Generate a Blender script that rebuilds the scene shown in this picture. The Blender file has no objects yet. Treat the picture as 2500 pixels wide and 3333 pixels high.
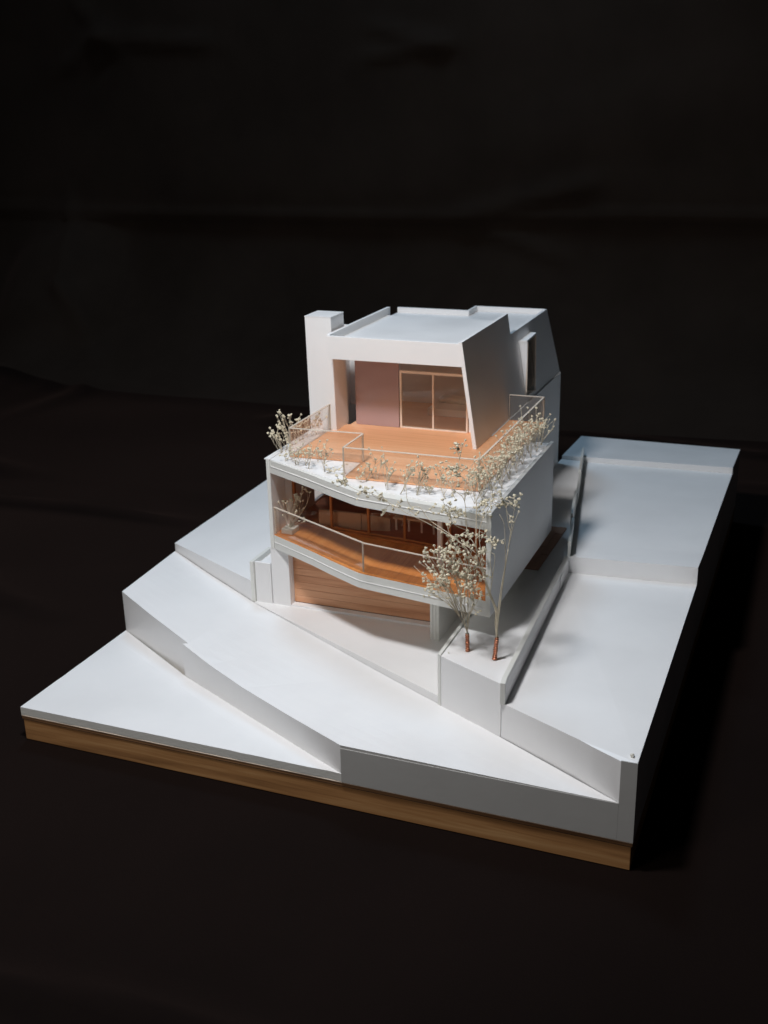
import bpy, bmesh, math, random, json
from mathutils import Vector, Matrix, noise

scene = bpy.context.scene
COL = scene.collection
R = random.Random(11)

# ------------------------------------------------------------------ camera
cam_d = bpy.data.cameras.new("camera")
cam = bpy.data.objects.new("camera", cam_d); COL.objects.link(cam)
cam_d.sensor_fit = 'HORIZONTAL'; cam_d.sensor_width = 36.0; cam_d.lens = 52.815
cam_d.clip_start = 0.02; cam_d.clip_end = 50
rx = Vector((0.929479, 0.368296, -0.020665))
dn = Vector((0.107976, -0.325215, -0.939455))
fw = Vector((-0.352719, 0.870972, -0.342048))
m = Matrix((rx, -dn, -fw)).transposed().to_4x4()
m.translation = Vector((0.704, -0.772, 0.5886))
cam.matrix_world = m
cam_d.dof.use_dof = True
cam_d.dof.focus_distance = 1.02
cam_d.dof.aperture_fstop = 15
scene.camera = cam
scene.cycles.diffuse_bounces = 10; scene.cycles.max_bounces = 16; scene.cycles.transparent_max_bounces = 24

# ------------------------------------------------------------------ world, key lamp and added fills, exposure
world = bpy.data.worlds.new("World"); scene.world = world; world.use_nodes = True
world.node_tree.nodes['Background'].inputs[0].default_value = (0.8, 0.9, 1.0, 1)
world.node_tree.nodes['Background'].inputs[1].default_value = 0.004

def lamp(name, loc, aim, size, watts, col):
    l = bpy.data.lights.new(name, 'AREA'); l.shape = 'DISK'; l.size = size; l.energy = watts; l.color = col
    o = bpy.data.objects.new(name, l); COL.objects.link(o)
    o.location = loc
    o.rotation_euler = (Vector(aim) - Vector(loc)).to_track_quat('-Z', 'Y').to_euler()
    return o
lamp("key_lamp", (0.265, -0.165, 0.93), (0.24, 0.22, 0.1), 0.11, 6.0, (0.99, 0.985, 1.0))
lamp("cool_fill", (-0.3, 0.95, 1.85), (0.35, 0.4, 0.1), 0.4, 8.2, (0.50, 0.75, 1.0))  # added cool fill from the back left, an unseen source
lamp("front_fill", (-0.6, -1.5, 0.75), (0.3, 0.2, 0.1), 0.6, 4.2, (1.0, 0.93, 0.88))  # added frontal fill to lift the shaded faces, an unseen source
vs = scene.view_settings
vs.view_transform = 'Standard'; vs.look = 'None'; vs.exposure = 0.0; vs.gamma = 1.0; vs.use_curve_mapping = False

# ------------------------------------------------------------------ materials
def new_mat(name):
    mt = bpy.data.materials.new(name); mt.use_nodes = True
    nt = mt.node_tree
    return mt, nt, nt.nodes['Principled BSDF']
def N(nt, typ, **kw):
    n = nt.nodes.new(typ)
    for k, v in kw.items():
        if k.startswith('_'): setattr(n, k[1:], v)
        else: n.inputs[k.replace('__', ' ')].default_value = v
    return n
def coords(nt, scale=(1, 1, 1), rot=(0, 0, 0)):
    tc = N(nt, 'ShaderNodeTexCoord'); mp = N(nt, 'ShaderNodeMapping')
    mp.inputs['Scale'].default_value = scale; mp.inputs['Rotation'].default_value = rot
    nt.links.new(tc.outputs['Object'], mp.inputs['Vector'])
    return mp.outputs['Vector']
def ramp(nt, src, stops):
    r = N(nt, 'ShaderNodeValToRGB')
    while len(r.color_ramp.elements) < len(stops): r.color_ramp.elements.new(0.5)
    for e, (p, c) in zip(r.color_ramp.elements, stops):
        e.position = p; e.color = (*c, 1) if len(c) == 3 else c
    nt.links.new(src, r.inputs['Fac'])
    return r.outputs['Color']
def bump(nt, bs, src, strength, dist):
    b = N(nt, 'ShaderNodeBump', Strength=strength, Distance=dist)
    nt.links.new(src, b.inputs['Height']); nt.links.new(b.outputs['Normal'], bs.inputs['Normal'])

def white_board(name, col, rough=0.42, dirt=0.05, spec=0.45, specks=True):
    mt, nt, bs = new_mat(name)
    v = coords(nt)
    n1 = N(nt, 'ShaderNodeTexNoise', Scale=9.0, Detail=4.0, Roughness=0.6); nt.links.new(v, n1.inputs['Vector'])
    lo = tuple(c * (1 - dirt) for c in col)
    c1 = ramp(nt, n1.outputs['Fac'], [(0.32, lo), (0.62, col)])
    out = c1
    if specks:
        vo = N(nt, 'ShaderNodeTexVoronoi', Scale=26.0); nt.links.new(v, vo.inputs['Vector'])
        sel = N(nt, 'ShaderNodeTexWhiteNoise', _noise_dimensions='3D'); nt.links.new(vo.outputs['Position'], sel.inputs['Vector'])
        a = N(nt, 'ShaderNodeMath', _operation='LESS_THAN'); a.inputs[1].default_value = 0.022; nt.links.new(vo.outputs['Distance'], a.inputs[0])
        b = N(nt, 'ShaderNodeMath', _operation='GREATER_THAN'); b.inputs[1].default_value = 0.86; nt.links.new(sel.outputs['Value'], b.inputs[0])
        mu = N(nt, 'ShaderNodeMath', _operation='MULTIPLY'); nt.links.new(a.outputs[0], mu.inputs[0]); nt.links.new(b.outputs[0], mu.inputs[1])
        mx = N(nt, 'ShaderNodeMix', _data_type='RGBA'); nt.links.new(mu.outputs[0], mx.inputs[0])
        nt.links.new(c1, mx.inputs[6]); mx.inputs[7].default_value = (col[0] * .35, col[1] * .33, col[2] * .3, 1)
        out = mx.outputs[2]
    nt.links.new(out, bs.inputs['Base Color'])
    n2 = N(nt, 'ShaderNodeTexNoise', Scale=14.0, Detail=3.0); nt.links.new(v, n2.inputs['Vector'])
    r2 = ramp(nt, n2.outputs['Fac'], [(0.3, (rough - .08,) * 3), (0.7, (rough + .1,) * 3)])
    nt.links.new(r2, bs.inputs['Roughness'])
    bs.inputs['Specular IOR Level'].default_value = spec
    n3 = N(nt, 'ShaderNodeTexNoise', Scale=7.0, Detail=5.0, Roughness=0.55); nt.links.new(v, n3.inputs['Vector'])
    bump(nt, bs, n3.outputs['Fac'], 0.35, 0.0022)
    return mt

def edge_board(name, col):
    mt, nt, bs = new_mat(name)
    v = coords(nt)
    n1 = N(nt, 'ShaderNodeTexNoise', Scale=420.0, Detail=3.0, Roughness=0.7); nt.links.new(v, n1.inputs['Vector'])
    n0 = N(nt, 'ShaderNodeTexNoise', Scale=30.0, Detail=3.0); nt.links.new(v, n0.inputs['Vector'])
    a = N(nt, 'ShaderNodeMath', _operation='ADD'); nt.links.new(n1.outputs['Fac'], a.inputs[0]); nt.links.new(n0.outputs['Fac'], a.inputs[1])
    nt.links.new(ramp(nt, a.outputs[0], [(0.35, tuple(c * .88 for c in col)), (0.75, tuple(c * 1.08 for c in col))]), bs.inputs['Base Color'])
    bs.inputs['Roughness'].default_value = 0.34; bs.inputs['Specular IOR Level'].default_value = 0.5
    bump(nt, bs, n1.outputs['Fac'], 0.5, 0.0006)
    return mt

def wood(name, dark, mid, light, grain='X', scale=1.0, rough=0.5, contrast=1.0, spec=0.35, tilt=0.0):
    mt, nt, bs = new_mat(name)
    s = {'X': (14, 330, 330), 'Y': (330, 14, 330), 'Z': (330, 330, 14)}[grain]
    v = coords(nt, tuple(k * scale for k in s))
    n1 = N(nt, 'ShaderNodeTexNoise', Scale=1.0, Detail=5.0, Roughness=0.62, Distortion=0.3); nt.links.new(v, n1.inputs['Vector'])
    s2 = {'X': (3, 60, 60), 'Y': (60, 3, 60), 'Z': (60, 60, 3)}[grain]
    v2 = coords(nt, tuple(k * scale for k in s2))
    if tilt:
        v0 = coords(nt, (1, 1, 1), (0, tilt, 0)); mp2 = N(nt, 'ShaderNodeMapping'); mp2.inputs['Scale'].default_value = (90, 40, 900)
        nt.links.new(v0, mp2.inputs['Vector']); v = mp2.outputs['Vector']
    n2 = N(nt, 'ShaderNodeTexNoise', Scale=1.0, Detail=3.0, Roughness=0.5); nt.links.new(v2, n2.inputs['Vector'])
    mx = N(nt, 'ShaderNodeMix', _data_type='FLOAT'); mx.inputs[0].default_value = 0.5
    nt.links.new(n1.outputs['Fac'], mx.inputs[2]); nt.links.new(n2.outputs['Fac'], mx.inputs[3])
    h = 0.16 / contrast
    nt.links.new(ramp(nt, mx.outputs[0], [(0.5 - h, dark), (0.5, mid), (0.5 + h, light)]), bs.inputs['Base Color'])
    bs.inputs['Roughness'].default_value = rough; bs.inputs['Specular IOR Level'].default_value = spec
    bump(nt, bs, n1.outputs['Fac'], 0.25, 0.0004)
    return mt

def clear_sheet(name, tint, gloss=1.0, haze=0.0, hazecol=(.8, .75, .7)):
    mt, nt, bs = new_mat(name); nt.nodes.remove(bs)
    out = nt.nodes['Material Output']
    tr = N(nt, 'ShaderNodeBsdfTransparent', Color=(*tint, 1))
    gl = N(nt, 'ShaderNodeBsdfGlossy', Roughness=0.03, Color=(1, 1, 1, 1))
    fr = N(nt, 'ShaderNodeFresnel', IOR=1.45)
    k = N(nt, 'ShaderNodeMath', _operation='MULTIPLY'); k.inputs[1].default_value = gloss; nt.links.new(fr.outputs[0], k.inputs[0])
    mx = N(nt, 'ShaderNodeMixShader'); nt.links.new(k.outputs[0], mx.inputs[0]); nt.links.new(tr.outputs[0], mx.inputs[1]); nt.links.new(gl.outputs[0], mx.inputs[2])
    last = mx
    if haze:
        df = N(nt, 'ShaderNodeBsdfDiffuse', Color=(*hazecol, 1))
        m2 = N(nt, 'ShaderNodeMixShader'); m2.inputs[0].default_value = haze
        nt.links.new(mx.outputs[0], m2.inputs[1]); nt.links.new(df.outputs[0], m2.inputs[2]); last = m2
    nt.links.new(last.outputs[0], out.inputs['Surface'])
    return mt

def plain(name, col, rough=0.5, spec=0.4, metal=0.0, var=0.0, vscale=60.0, bumpd=0.0):
    mt, nt, bs = new_mat(name)
    bs.inputs['Base Color'].default_value = (*col, 1); bs.inputs['Roughness'].default_value = rough
    bs.inputs['Specular IOR Level'].default_value = spec; bs.inputs['Metallic'].default_value = metal
    if var:
        v = coords(nt); n1 = N(nt, 'ShaderNodeTexNoise', Scale=vscale, Detail=3.0); nt.links.new(v, n1.inputs['Vector'])
        nt.links.new(ramp(nt, n1.outputs['Fac'], [(0.3, tuple(c * (1 - var) for c in col)), (0.7, tuple(min(1, c * (1 + var)) for c in col))]), bs.inputs['Base Color'])
        if bumpd: bump(nt, bs, n1.outputs['Fac'], 0.5, bumpd)
    return mt

WHITE = white_board("white_styrene_board", (0.87, 0.87, 0.87), rough=0.38)
WALLW = white_board("white_wall_board", (0.86, 0.86, 0.86), rough=0.5, dirt=0.03, specks=False)
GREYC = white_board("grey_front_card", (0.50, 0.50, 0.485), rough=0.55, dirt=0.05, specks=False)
EDGE = edge_board("cut_board_edge", (0.70, 0.705, 0.67))
DECK = wood("deck_veneer", (0.72, 0.345, 0.17), (0.85, 0.44, 0.23), (0.90, 0.51, 0.29), 'X', 1.0, 0.5)
BALC = wood("balcony_veneer", (0.58, 0.20, 0.045), (0.72, 0.28, 0.075), (0.80, 0.35, 0.11), 'Y', 1.0, 0.45)
DOORW = wood("garage_door_veneer", (0.50, 0.22, 0.11), (0.70, 0.36, 0.20), (0.78, 0.45, 0.27), 'X', 0.8, 0.5, 1.2)
PLINTH = wood("plinth_timber", (0.27, 0.13, 0.05), (0.46, 0.235, 0.092), (0.60, 0.35, 0.155), 'X', 0.7, 0.5, 1.2, tilt=0.28)
PLY = wood("plywood_edge", (0.20, 0.10, 0.046), (0.34, 0.18, 0.085), (0.42, 0.24, 0.12), 'X', 1.0, 0.6, 1.2)
PAVE = wood("dark_paver_veneer", (0.40, 0.22, 0.15), (0.50, 0.29, 0.20), (0.56, 0.34, 0.25), 'Y', 1.0, 0.55)
MULL = plain("orange_wood_mullion", (0.52, 0.19, 0.06), 0.45, 0.4, 0, .15, 80)
FRAMEW = plain("pale_wood_frame", (0.86, 0.74, 0.62), 0.5, 0.3, 0, .08, 90)
CLEAR = clear_sheet("clear_acrylic", (0.98, 0.965, 0.95), 0.28, 0.03)
PANE = clear_sheet("balcony_window_acrylic", (0.96, 0.87, 0.81), 0.6, 0.008)
REFL_PANE = clear_sheet("window_acrylic_reflection", (0.96, 0.92, 0.88), 0.6, 0.07, (.8, .66, .55))  # reflections of the white boards, put in as a pale diffuse share
RIM = clear_sheet("acrylic_cut_edge", (0.95, 0.93, 0.9), 0.5, 0.55, (.86, .80, .70))
SCREEN = plain("mauve_film_screen", (0.44, 0.305, 0.30), 0.16, 0.8, 0, .04, 12)
STEM = plain("dry_stem", (0.62, 0.55, 0.42), 0.75, 0.2, 0, .2, 90)
BUD = plain("dry_flower", (0.76, 0.70, 0.54), 0.85, 0.15, 0, .22, 260, 0.0006)
COPPER = plain("copper_wire", (0.60, 0.25, 0.15), 0.22, 0.5, 1.0)
FOAM = plain("foam_block", (0.72, 0.71, 0.64), 0.6, 0.3, 0, .08, 120, 0.0004)
DARK = plain("dark_card", (0.05, 0.04, 0.035), 0.7, 0.2)
INNER = wood("veneer_bounce_red", (0.36, 0.095, 0.035), (0.48, 0.14, 0.055), (0.56, 0.19, 0.085), "X", 0.6, 0.5)  # warm bounced light of the shaded room, put into the wood colour
SOFAM = plain("sofa_card", (0.62, 0.55, 0.46), 0.6, 0.3, 0, .05, 60)

def cloth_mat(name, lo, hi, sheen=0.0):
    mt, nt, bs = new_mat(name)
    v = coords(nt)
    n1 = N(nt, 'ShaderNodeTexNoise', Scale=3.0, Detail=6.0, Roughness=0.65); nt.links.new(v, n1.inputs['Vector'])
    nt.links.new(ramp(nt, n1.outputs['Fac'], [(0.3, lo), (0.7, hi)]), bs.inputs['Base Color'])
    bs.inputs['Roughness'].default_value = 0.9; bs.inputs['Specular IOR Level'].default_value = 0.06
    bs.inputs['Sheen Weight'].default_value = sheen; bs.inputs['Sheen Roughness'].default_value = 0.6; bs.inputs['Sheen Tint'].default_value = (1.0, 0.62, 0.5, 1)
    n2 = N(nt, 'ShaderNodeTexNoise', Scale=900.0, Detail=2.0); nt.links.new(v, n2.inputs['Vector'])
    bump(nt, bs, n2.outputs['Fac'], 0.25, 0.0006)
    return mt
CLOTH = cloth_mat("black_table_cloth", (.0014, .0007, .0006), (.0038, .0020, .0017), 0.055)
DRAPE = cloth_mat("black_drape_lifted", (.0155, .0108, .0080), (.0265, .0188, .0142), 0.03)  # lighter than the table cloth to offset lamp falloff at the back

# ------------------------------------------------------------------ mesh helpers
class MB:
    """collects polygons for ONE mesh"""
    def __init__(s): s.v = []; s.f = []; s.mi = []
    def add(s, verts, faces, mi=0):
        o = len(s.v); s.v += [tuple(p) for p in verts]
        s.f += [tuple(i + o for i in f) for f in faces]; s.mi += [mi] * len(faces)
        return s
    def prism(s, poly, z0, z1, mi=0, mtop=None):
        """poly counter-clockwise (x,y); z0/z1 numbers or lists per vertex"""
        n = len(poly)
        zb = z0 if isinstance(z0, (list, tuple)) else [z0] * n
        zt = z1 if isinstance(z1, (list, tuple)) else [z1] * n
        vs_ = [(p[0], p[1], b) for p, b in zip(poly, zb)] + [(p[0], p[1], t) for p, t in zip(poly, zt)]
        s.add(vs_, [tuple(range(n - 1, -1, -1))] + [(i, (i + 1) % n, n + (i + 1) % n, n + i) for i in range(n)], mi)
        o = len(s.v) - 2 * n
        s.f.append(tuple(o + n + i for i in range(n))); s.mi.append(mi if mtop is None else mtop)
        return s
    def box(s, x0, x1, y0, y1, z0, z1, mi=0):
        return s.prism([(x0, y0), (x1, y0), (x1, y1), (x0, y1)], z0, z1, mi)
    def slab(s, pts, off, mi=0):
        """planar polygon given in 3D, thickened by the vector off"""
        n = len(pts); off = Vector(off)
        a = [Vector(p) for p in pts]; b = [p + off for p in a]
        nor = (a[1] - a[0]).cross(a[2] - a[0])
        fs = [tuple(range(n)), tuple(range(2 * n - 1, n - 1, -1))] + [(i, n + i, n + (i + 1) % n, (i + 1) % n) for i in range(n)]
        return s.add(a + b, fs, mi)
    def tube(s, pts, r0, r1=None, k=5, mi=0):
        r1 = r0 if r1 is None else r1
        P = [Vector(p) for p in pts]; n = len(P); o = len(s.v)
        for i, p in enumerate(P):
            t = (P[min(i + 1, n - 1)] - P[max(i - 1, 0)])
            if t.length < 1e-9: t = Vector((0, 0, 1))
            t.normalize()
            u = t.cross(Vector((0.31, 0.87, 0.38))).normalized(); w = t.cross(u)
            r = r0 + (r1 - r0) * i / max(1, n - 1)
            for j in range(k):
                a = 2 * math.pi * j / k
                s.v.append(tuple(p + r * (math.cos(a) * u + math.sin(a) * w)))
        for i in range(n - 1):
            for j in range(k):
                s.f.append((o + i * k + j, o + i * k + (j + 1) % k, o + (i + 1) * k + (j + 1) % k, o + (i + 1) * k + j)); s.mi.append(mi)
        s.f.append(tuple(o + j for j in range(k - 1, -1, -1))); s.mi.append(mi)
        s.f.append(tuple(o + (n - 1) * k + j for j in range(k))); s.mi.append(mi)
        return s
    def build(s, name, mats, parent=None, bevel=0.0, smooth=False):
        me = bpy.data.meshes.new(name); me.from_pydata(s.v, [], s.f)
        for mt in (mats if isinstance(mats, (list, tuple)) else [mats]): me.materials.append(mt)
        me.polygons.foreach_set('material_index', s.mi)
        bm = bmesh.new(); bm.from_mesh(me); bmesh.ops.recalc_face_normals(bm, faces=bm.faces); bm.to_mesh(me); bm.free()
        if smooth: me.polygons.foreach_set('use_smooth', [True] * len(me.polygons))
        me.update()
        o = bpy.data.objects.new(name, me); COL.objects.link(o)
        if parent is not None: attach(o, parent)
        if bevel:
            md = o.modifiers.new('bevel', 'BEVEL'); md.width = bevel; md.segments = 2; md.limit_method = 'ANGLE'; md.angle_limit = 0.6
        return o
ROOT = {}
def attach(o, parent):
    o.parent = parent
    t = parent; loc = Vector((0, 0, 0))
    while t is not None: loc = loc + Vector(t.location); t = t.parent
    # children carry world coordinates in their meshes; cancel the parents' offset
    base = ROOT.get(parent.name, Vector((0, 0, 0)))
    o.matrix_parent_inverse = Matrix.Translation(-base)
    ROOT[o.name] = Vector((0, 0, 0))
def thing(name, loc, label, cat, group=None, kind=None):
    o = bpy.data.objects.new(name, None); COL.objects.link(o)
    o.location = loc; o.empty_display_size = 0.02
    ROOT[o.name] = Vector(loc)
    return tag(o, label, cat, group, kind)
def tag(o, label=None, cat=None, group=None, kind=None):
    if label: o['label'] = label
    if cat: o['category'] = cat
    if group: o['group'] = group
    if kind: o['kind'] = kind
    return o
def wob(poly, zs, edges, amp, seed, step=0.011):
    """hand-cut edge: the named edges get a slight waver (x, y and top z)"""
    rr = random.Random(seed); P, Z = [], []
    n = len(poly)
    for i in range(n):
        a, c = poly[i], poly[(i + 1) % n]; za, zc = zs[i], zs[(i + 1) % n]
        P.append(a); Z.append(za)
        if i in edges:
            L = math.dist(a, c); k = int(L / step); off = 0
            nx, ny = -(c[1] - a[1]) / L, (c[0] - a[0]) / L
            for j in range(1, k):
                t = j / k; off = off * .75 + rr.uniform(-1, 1) * amp
                P.append((a[0] + (c[0] - a[0]) * t + nx * abs(off), a[1] + (c[1] - a[1]) * t + ny * abs(off))); Z.append(za + (zc - za) * t + off * .5)
    return P, Z
def lerp(a, b, t): return a + (b - a) * t

# ------------------------------------------------------------------ SETTING: black cloth sweep
SEGS = [(-.98, .69, -.90, .735, .016, .020), (-.90, .735, -.66, .72, .014, .018), (-.93, .79, -.88, .735, .014, .018),
        (-.19, .722, -.10, .70, .012, .016), (-.21, .68, -.11, .692, .010, .014), (-.02, .37, .20, .42, .012, .018), (.02, .33, .14, .29, .010, .016),
        (-1.02, .35, -.99, .17, .014, .016), (-.98, .14, -.84, .01, .020, .024), (-.90, .02, -.84, .05, .014, .02)]
def cloth():
    xs = 260; prof = []
    L = 0.0
    for i in range(300):
        s = i / 299 * 4.2
        if s < 2.55: y, z = -1.35 + s, 0.0
        elif s < 2.55 + 0.55:
            a = (s - 2.55) / 0.35; y, z = 1.20 + 0.35 * math.sin(a), 0.35 * (1 - math.cos(a))
        else:
            y, z = 1.55, 0.35 + (s - 3.10)
        prof.append((s, y, z))
    v = []; f = []
    for i, (s, y, z) in enumerate(prof):
        w = min(1, max(0, (s - 2.3) / 0.5))
        for j in range(xs):
            x = -1.9 + j / (xs - 1) * 3.4
            q = Vector((x * 1.3, s * 1.6, 0.3))
            h = noise.noise(q) * 0.030 * w + noise.noise(q * 3.1) * 0.007 * w
            # long folds that run across the floor, low near the model so that it lies flat
            near = min(1.0, max(0.0, max(abs(x - .3) - .42, abs(y - .42) - .55) / .25))
            rid = abs(noise.noise(Vector((x * .9, s * 5.0, 4.0)))); rid = max(0, .12 - rid) / .12
            h += (rid ** 2) * 0.020 * near * (1 - w) + noise.noise(q * 2.2) * .009 * near * (1 - w)
            # pressed crease, slack folds and the bulge of something under the drape at the left
            zc = z if z > .35 else z - .0
            cr = zc - (0.360 + 0.006 * math.sin(x * 3)); h += w * (.013 * math.exp(-(cr / .010) ** 2) + .010 * math.tanh(cr / .05) * math.exp(-(cr / .18) ** 2))
            for (xa, za, xb, zb, A, sg) in SEGS:
                ux, uz = xb - xa, zb - za; L2 = ux * ux + uz * uz; L_ = math.sqrt(L2)
                t = ((x - xa) * ux + (zc - za) * uz) / L2; dd = ((x - xa) * -uz + (zc - za) * ux) / L_
                e = max(0, -t, t - 1) * L_
                q2 = math.exp(-(dd / sg) ** 2 - (e / .05) ** 2)
                h += w * A * q2
            bx, bz = (x + 1.04) / .15, (z - .15) / .17
            h += 0.085 * math.exp(-(bx * bx + bz * bz) ** 2) * w
            h += .012 * max(0, noise.noise(Vector((x * 2.2 + z, z * 5 - x, 7.0))) - .15) * w
            if z < .35 and w > 0:
                a = min(1, max(0, (s - 2.55) / .55)); dy, dz = -math.sin(a * 1.57), math.cos(a * 1.57)
            else: dy, dz = (-1, 0) if w >= 1 else (0, 1)
            v.append((x, y + dy * h, max(-0.0004 if near < .01 else -.004, z + dz * h) - 0.0006))
    for i in range(len(prof) - 1):
        for j in range(xs - 1):
            a = i * xs + j; f.append((a, a + 1, a + xs + 1, a + xs))
    cut = max(i for i, p in enumerate(prof) if p[0] < 2.62)  # split so the back can carry a colour lifted against lamp falloff
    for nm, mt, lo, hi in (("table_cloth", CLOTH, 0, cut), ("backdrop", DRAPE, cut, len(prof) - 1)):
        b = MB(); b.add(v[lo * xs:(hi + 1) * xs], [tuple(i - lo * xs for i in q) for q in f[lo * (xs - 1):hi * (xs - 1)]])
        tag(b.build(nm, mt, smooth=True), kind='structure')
cloth()

# ------------------------------------------------------------------ base
W, D = 0.6, 0.85
base = thing("model_base", (0.3, 0.42, 0), "long wooden plinth under the white board landscape", "plinth")
MB().box(0.0015, W - 0.0015, 0.001, D - 0.001, 0.0, 0.0227).build("timber_block", PLINTH, base, 0.0006)
MB().box(0.0004, W - 0.0004, 0.0004, D, 0.0230, 0.0264).build("plywood_sheet", PLY, base, 0.0004)
MB().box(0.0002, W - 0.0002, 0.0, D, 0.0265, 0.0274).build("veneer_lip", FRAMEW, base, 0.0003)
MB().box(0.001, W - 0.001, 0.0006, D - 0.001, 0.02255, 0.02325).build("glue_joint", DARK, base)

# ------------------------------------------------------------------ land
GZ = 0.0278
st = lambda o: tag(o, kind='structure')
# lower terrace
TER = [(0.0005, 0.0), (0.3455, 0.0), (0.1205, 0.1112), (0.0005, 0.1830)]
TP, TZ = wob(TER, [0.0362, 0.0358, 0.0356, 0.0354], (0, 3), .00035, 3)
o = MB().prism(TP, GZ, TZ, 1, 0).build("lower_terrace", [WHITE, EDGE]); st(o)
# the road between two polylines (near edge, far edge)
NEAR = [(0.0005, 0.1838, 0.0828), (0.060, 0.1495, 0.0782), (0.1262, 0.1135, 0.0728), (0.145, 0.1010, 0.0697), (0.165, 0.0893, 0.0668), (0.215, 0.0646, 0.0634), (0.28, 0.0324, 0.0634), (0.3456, 0.0, 0.0647)]
FAR = [(0.0005, 0.2962, 0.0883), (0.072, 0.260, 0.0800), (0.1446, 0.2234, 0.0735), (0.1600, 0.2156, 0.0729), (0.25, 0.1702, 0.0700), (0.34, 0.1247, 0.0676), (0.4729, 0.0576, 0.0657), (0.5868, 0.0, 0.0621)]
def road():
    b = MB(); n = len(NEAR); K = 8
    v = []; f = []
    for a, c in zip(NEAR, FAR):
        for k in range(K + 1): v.append([lerp(a[i], c[i], k / K) for i in range(3)])
    for i in range(n - 1):
        for k in range(K): f.append((i * (K + 1) + k, (i + 1) * (K + 1) + k, (i + 1) * (K + 1) + k + 1, i * (K + 1) + k + 1))
    b.add(v, f, 0)
    def skirt(line, mi):
        vv = [tuple(p) for p in line] + [(p[0], p[1], GZ) for p in line]; m_ = len(line)
        b.add(vv, [(i, i + 1, m_ + i + 1, m_ + i) for i in range(m_ - 1)], mi)
    J2 = (0.1203, 0.1118, 0.0722)
    b.add([NEAR[2], J2, NEAR[4], NEAR[3]], [(0, 1, 2, 3)], 0)
    skirt(NEAR[:3] + [J2] + NEAR[4:], 0); skirt([v[i] for i in range(0, K + 1)], 0)
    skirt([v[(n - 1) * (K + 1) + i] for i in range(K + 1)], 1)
    return b.build("road", [WHITE, GREYC])
st(road())
# driveway in front of the garage (its curb rises towards the planter)
DRV = [(0.1448, 0.2236), (0.25, 0.17055), (0.34, 0.12515), (0.4032, 0.0932), (0.4032, 0.300), (0.1450, 0.300)]
o = MB().prism(DRV, 0.05, [0.0737, 0.0740, 0.0744, 0.0746, 0.0722, 0.0720]).build("driveway", [WHITE]); st(o)
# left plateau
PLT = [(0.0005, 0.2970), (0.1412, 0.2258), (0.1412, 0.32), (0.1650, 0.32), (0.1650, 0.849), (0.0005, 0.849)]
LP, LZ = wob(PLT, [0.0982, 0.0982, 0.0992, 0.0992, 0.1072, 0.1072], (0, 5), .00025, 8, .016)
o = MB().prism(LP, 0.05, LZ).build("left_plateau", [WHITE], None); st(o)
# right terraces
RT1 = [(0.4732, 0.0583), (0.5869, 0.0004), (0.5996, 0.0004), (0.5996, 0.3610), (0.4600, 0.3505), (0.4600, 0.10)]
RP, RZ = wob(RT1, [0.0994, 0.1000, 0.1016, 0.1021, 0.1019, 0.1000], (0,), .0004, 5, .013)
o = MB().prism(RP, GZ, RZ, 0).build("right_terrace", [WHITE], None); st(o)
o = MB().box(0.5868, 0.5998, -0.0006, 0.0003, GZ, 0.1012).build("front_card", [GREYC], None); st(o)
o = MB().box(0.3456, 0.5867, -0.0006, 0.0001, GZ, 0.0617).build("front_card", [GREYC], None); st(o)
RT2 = [[(0.4644, 0.3512, 0.1208), (0.5996, 0.3612, 0.1222)], [(0.4560, 0.4000, 0.1182), (0.5996, 0.4110, 0.1190)], [(0.4000, 0.7230, 0.1108), (0.5996, 0.7352, 0.1098)]]
b = MB()
for (a, c), (e, g) in zip(RT2[:-1], RT2[1:]):
    b.prism([a[:2], c[:2], g[:2], e[:2]], GZ, [a[2], c[2], g[2], e[2]])
o = b.build("upper_right_terrace", [WHITE], None); st(o)
o = MB().prism([(0.3990, 0.7230), (0.5996, 0.7353), (0.5996, 0.849), (0.3700, 0.849), (0.3700, 0.7230)], GZ, [0.1178, 0.1180, 0.1108, 0.1108, 0.1170]).build("back_terrace", [WHITE], None, 0.0004); st(o)
# side strip beside the house
PATH = [(0.4030, 0.302), (0.4675, 0.302), (0.4575, 0.42), (0.4040, 0.722), (0.3690, 0.722), (0.3690, 0.302)]
o = MB().prism(PATH, GZ, [0.1168, 0.1168, 0.1160, 0.1120, 0.1120, 0.1168]).build("side_path", [WHITE]); st(o)
k = 0
for i in range(6):
    y0 = 0.3122 + i * 0.0222
    for j, (xa, xb) in enumerate(((0.4205, 0.4318), (0.4322, 0.4405))):
        sh = -0.0000 * i
        p = MB().box(xa + sh, xb + sh, y0, y0 + 0.0218, 0.1155, 0.1176 - .0002 * ((i + j) % 3)).build("paver", PAVE)
        p.parent = o

# ------------------------------------------------------------------ planter box and boundary walls
pl = thing("planter", (0.435, 0.10, 0.066), "white corner planter with raised grey edges carrying the two trees", "planter")
MB().prism([(0.4033, 0.0918), (0.4068, 0.0901), (0.4068, 0.3015), (0.4033, 0.3015)], 0.060, 0.1186).build("side_board", EDGE, pl, 0.0003)
MB().prism([(0.4071, 0.0901), (0.4728, 0.0579), (0.4728, 0.0620), (0.4071, 0.0942)], 0.058, [0.1178, 0.1178, 0.1176, 0.1176]).build("front_board", WALLW, pl, 0.0003)
MB().prism([(0.4071, 0.0944), (0.4716, 0.0628), (0.4640, 0.3015), (0.4071, 0.3015)], 0.100, 0.1170).build("top_sheet", WHITE, pl)

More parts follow.
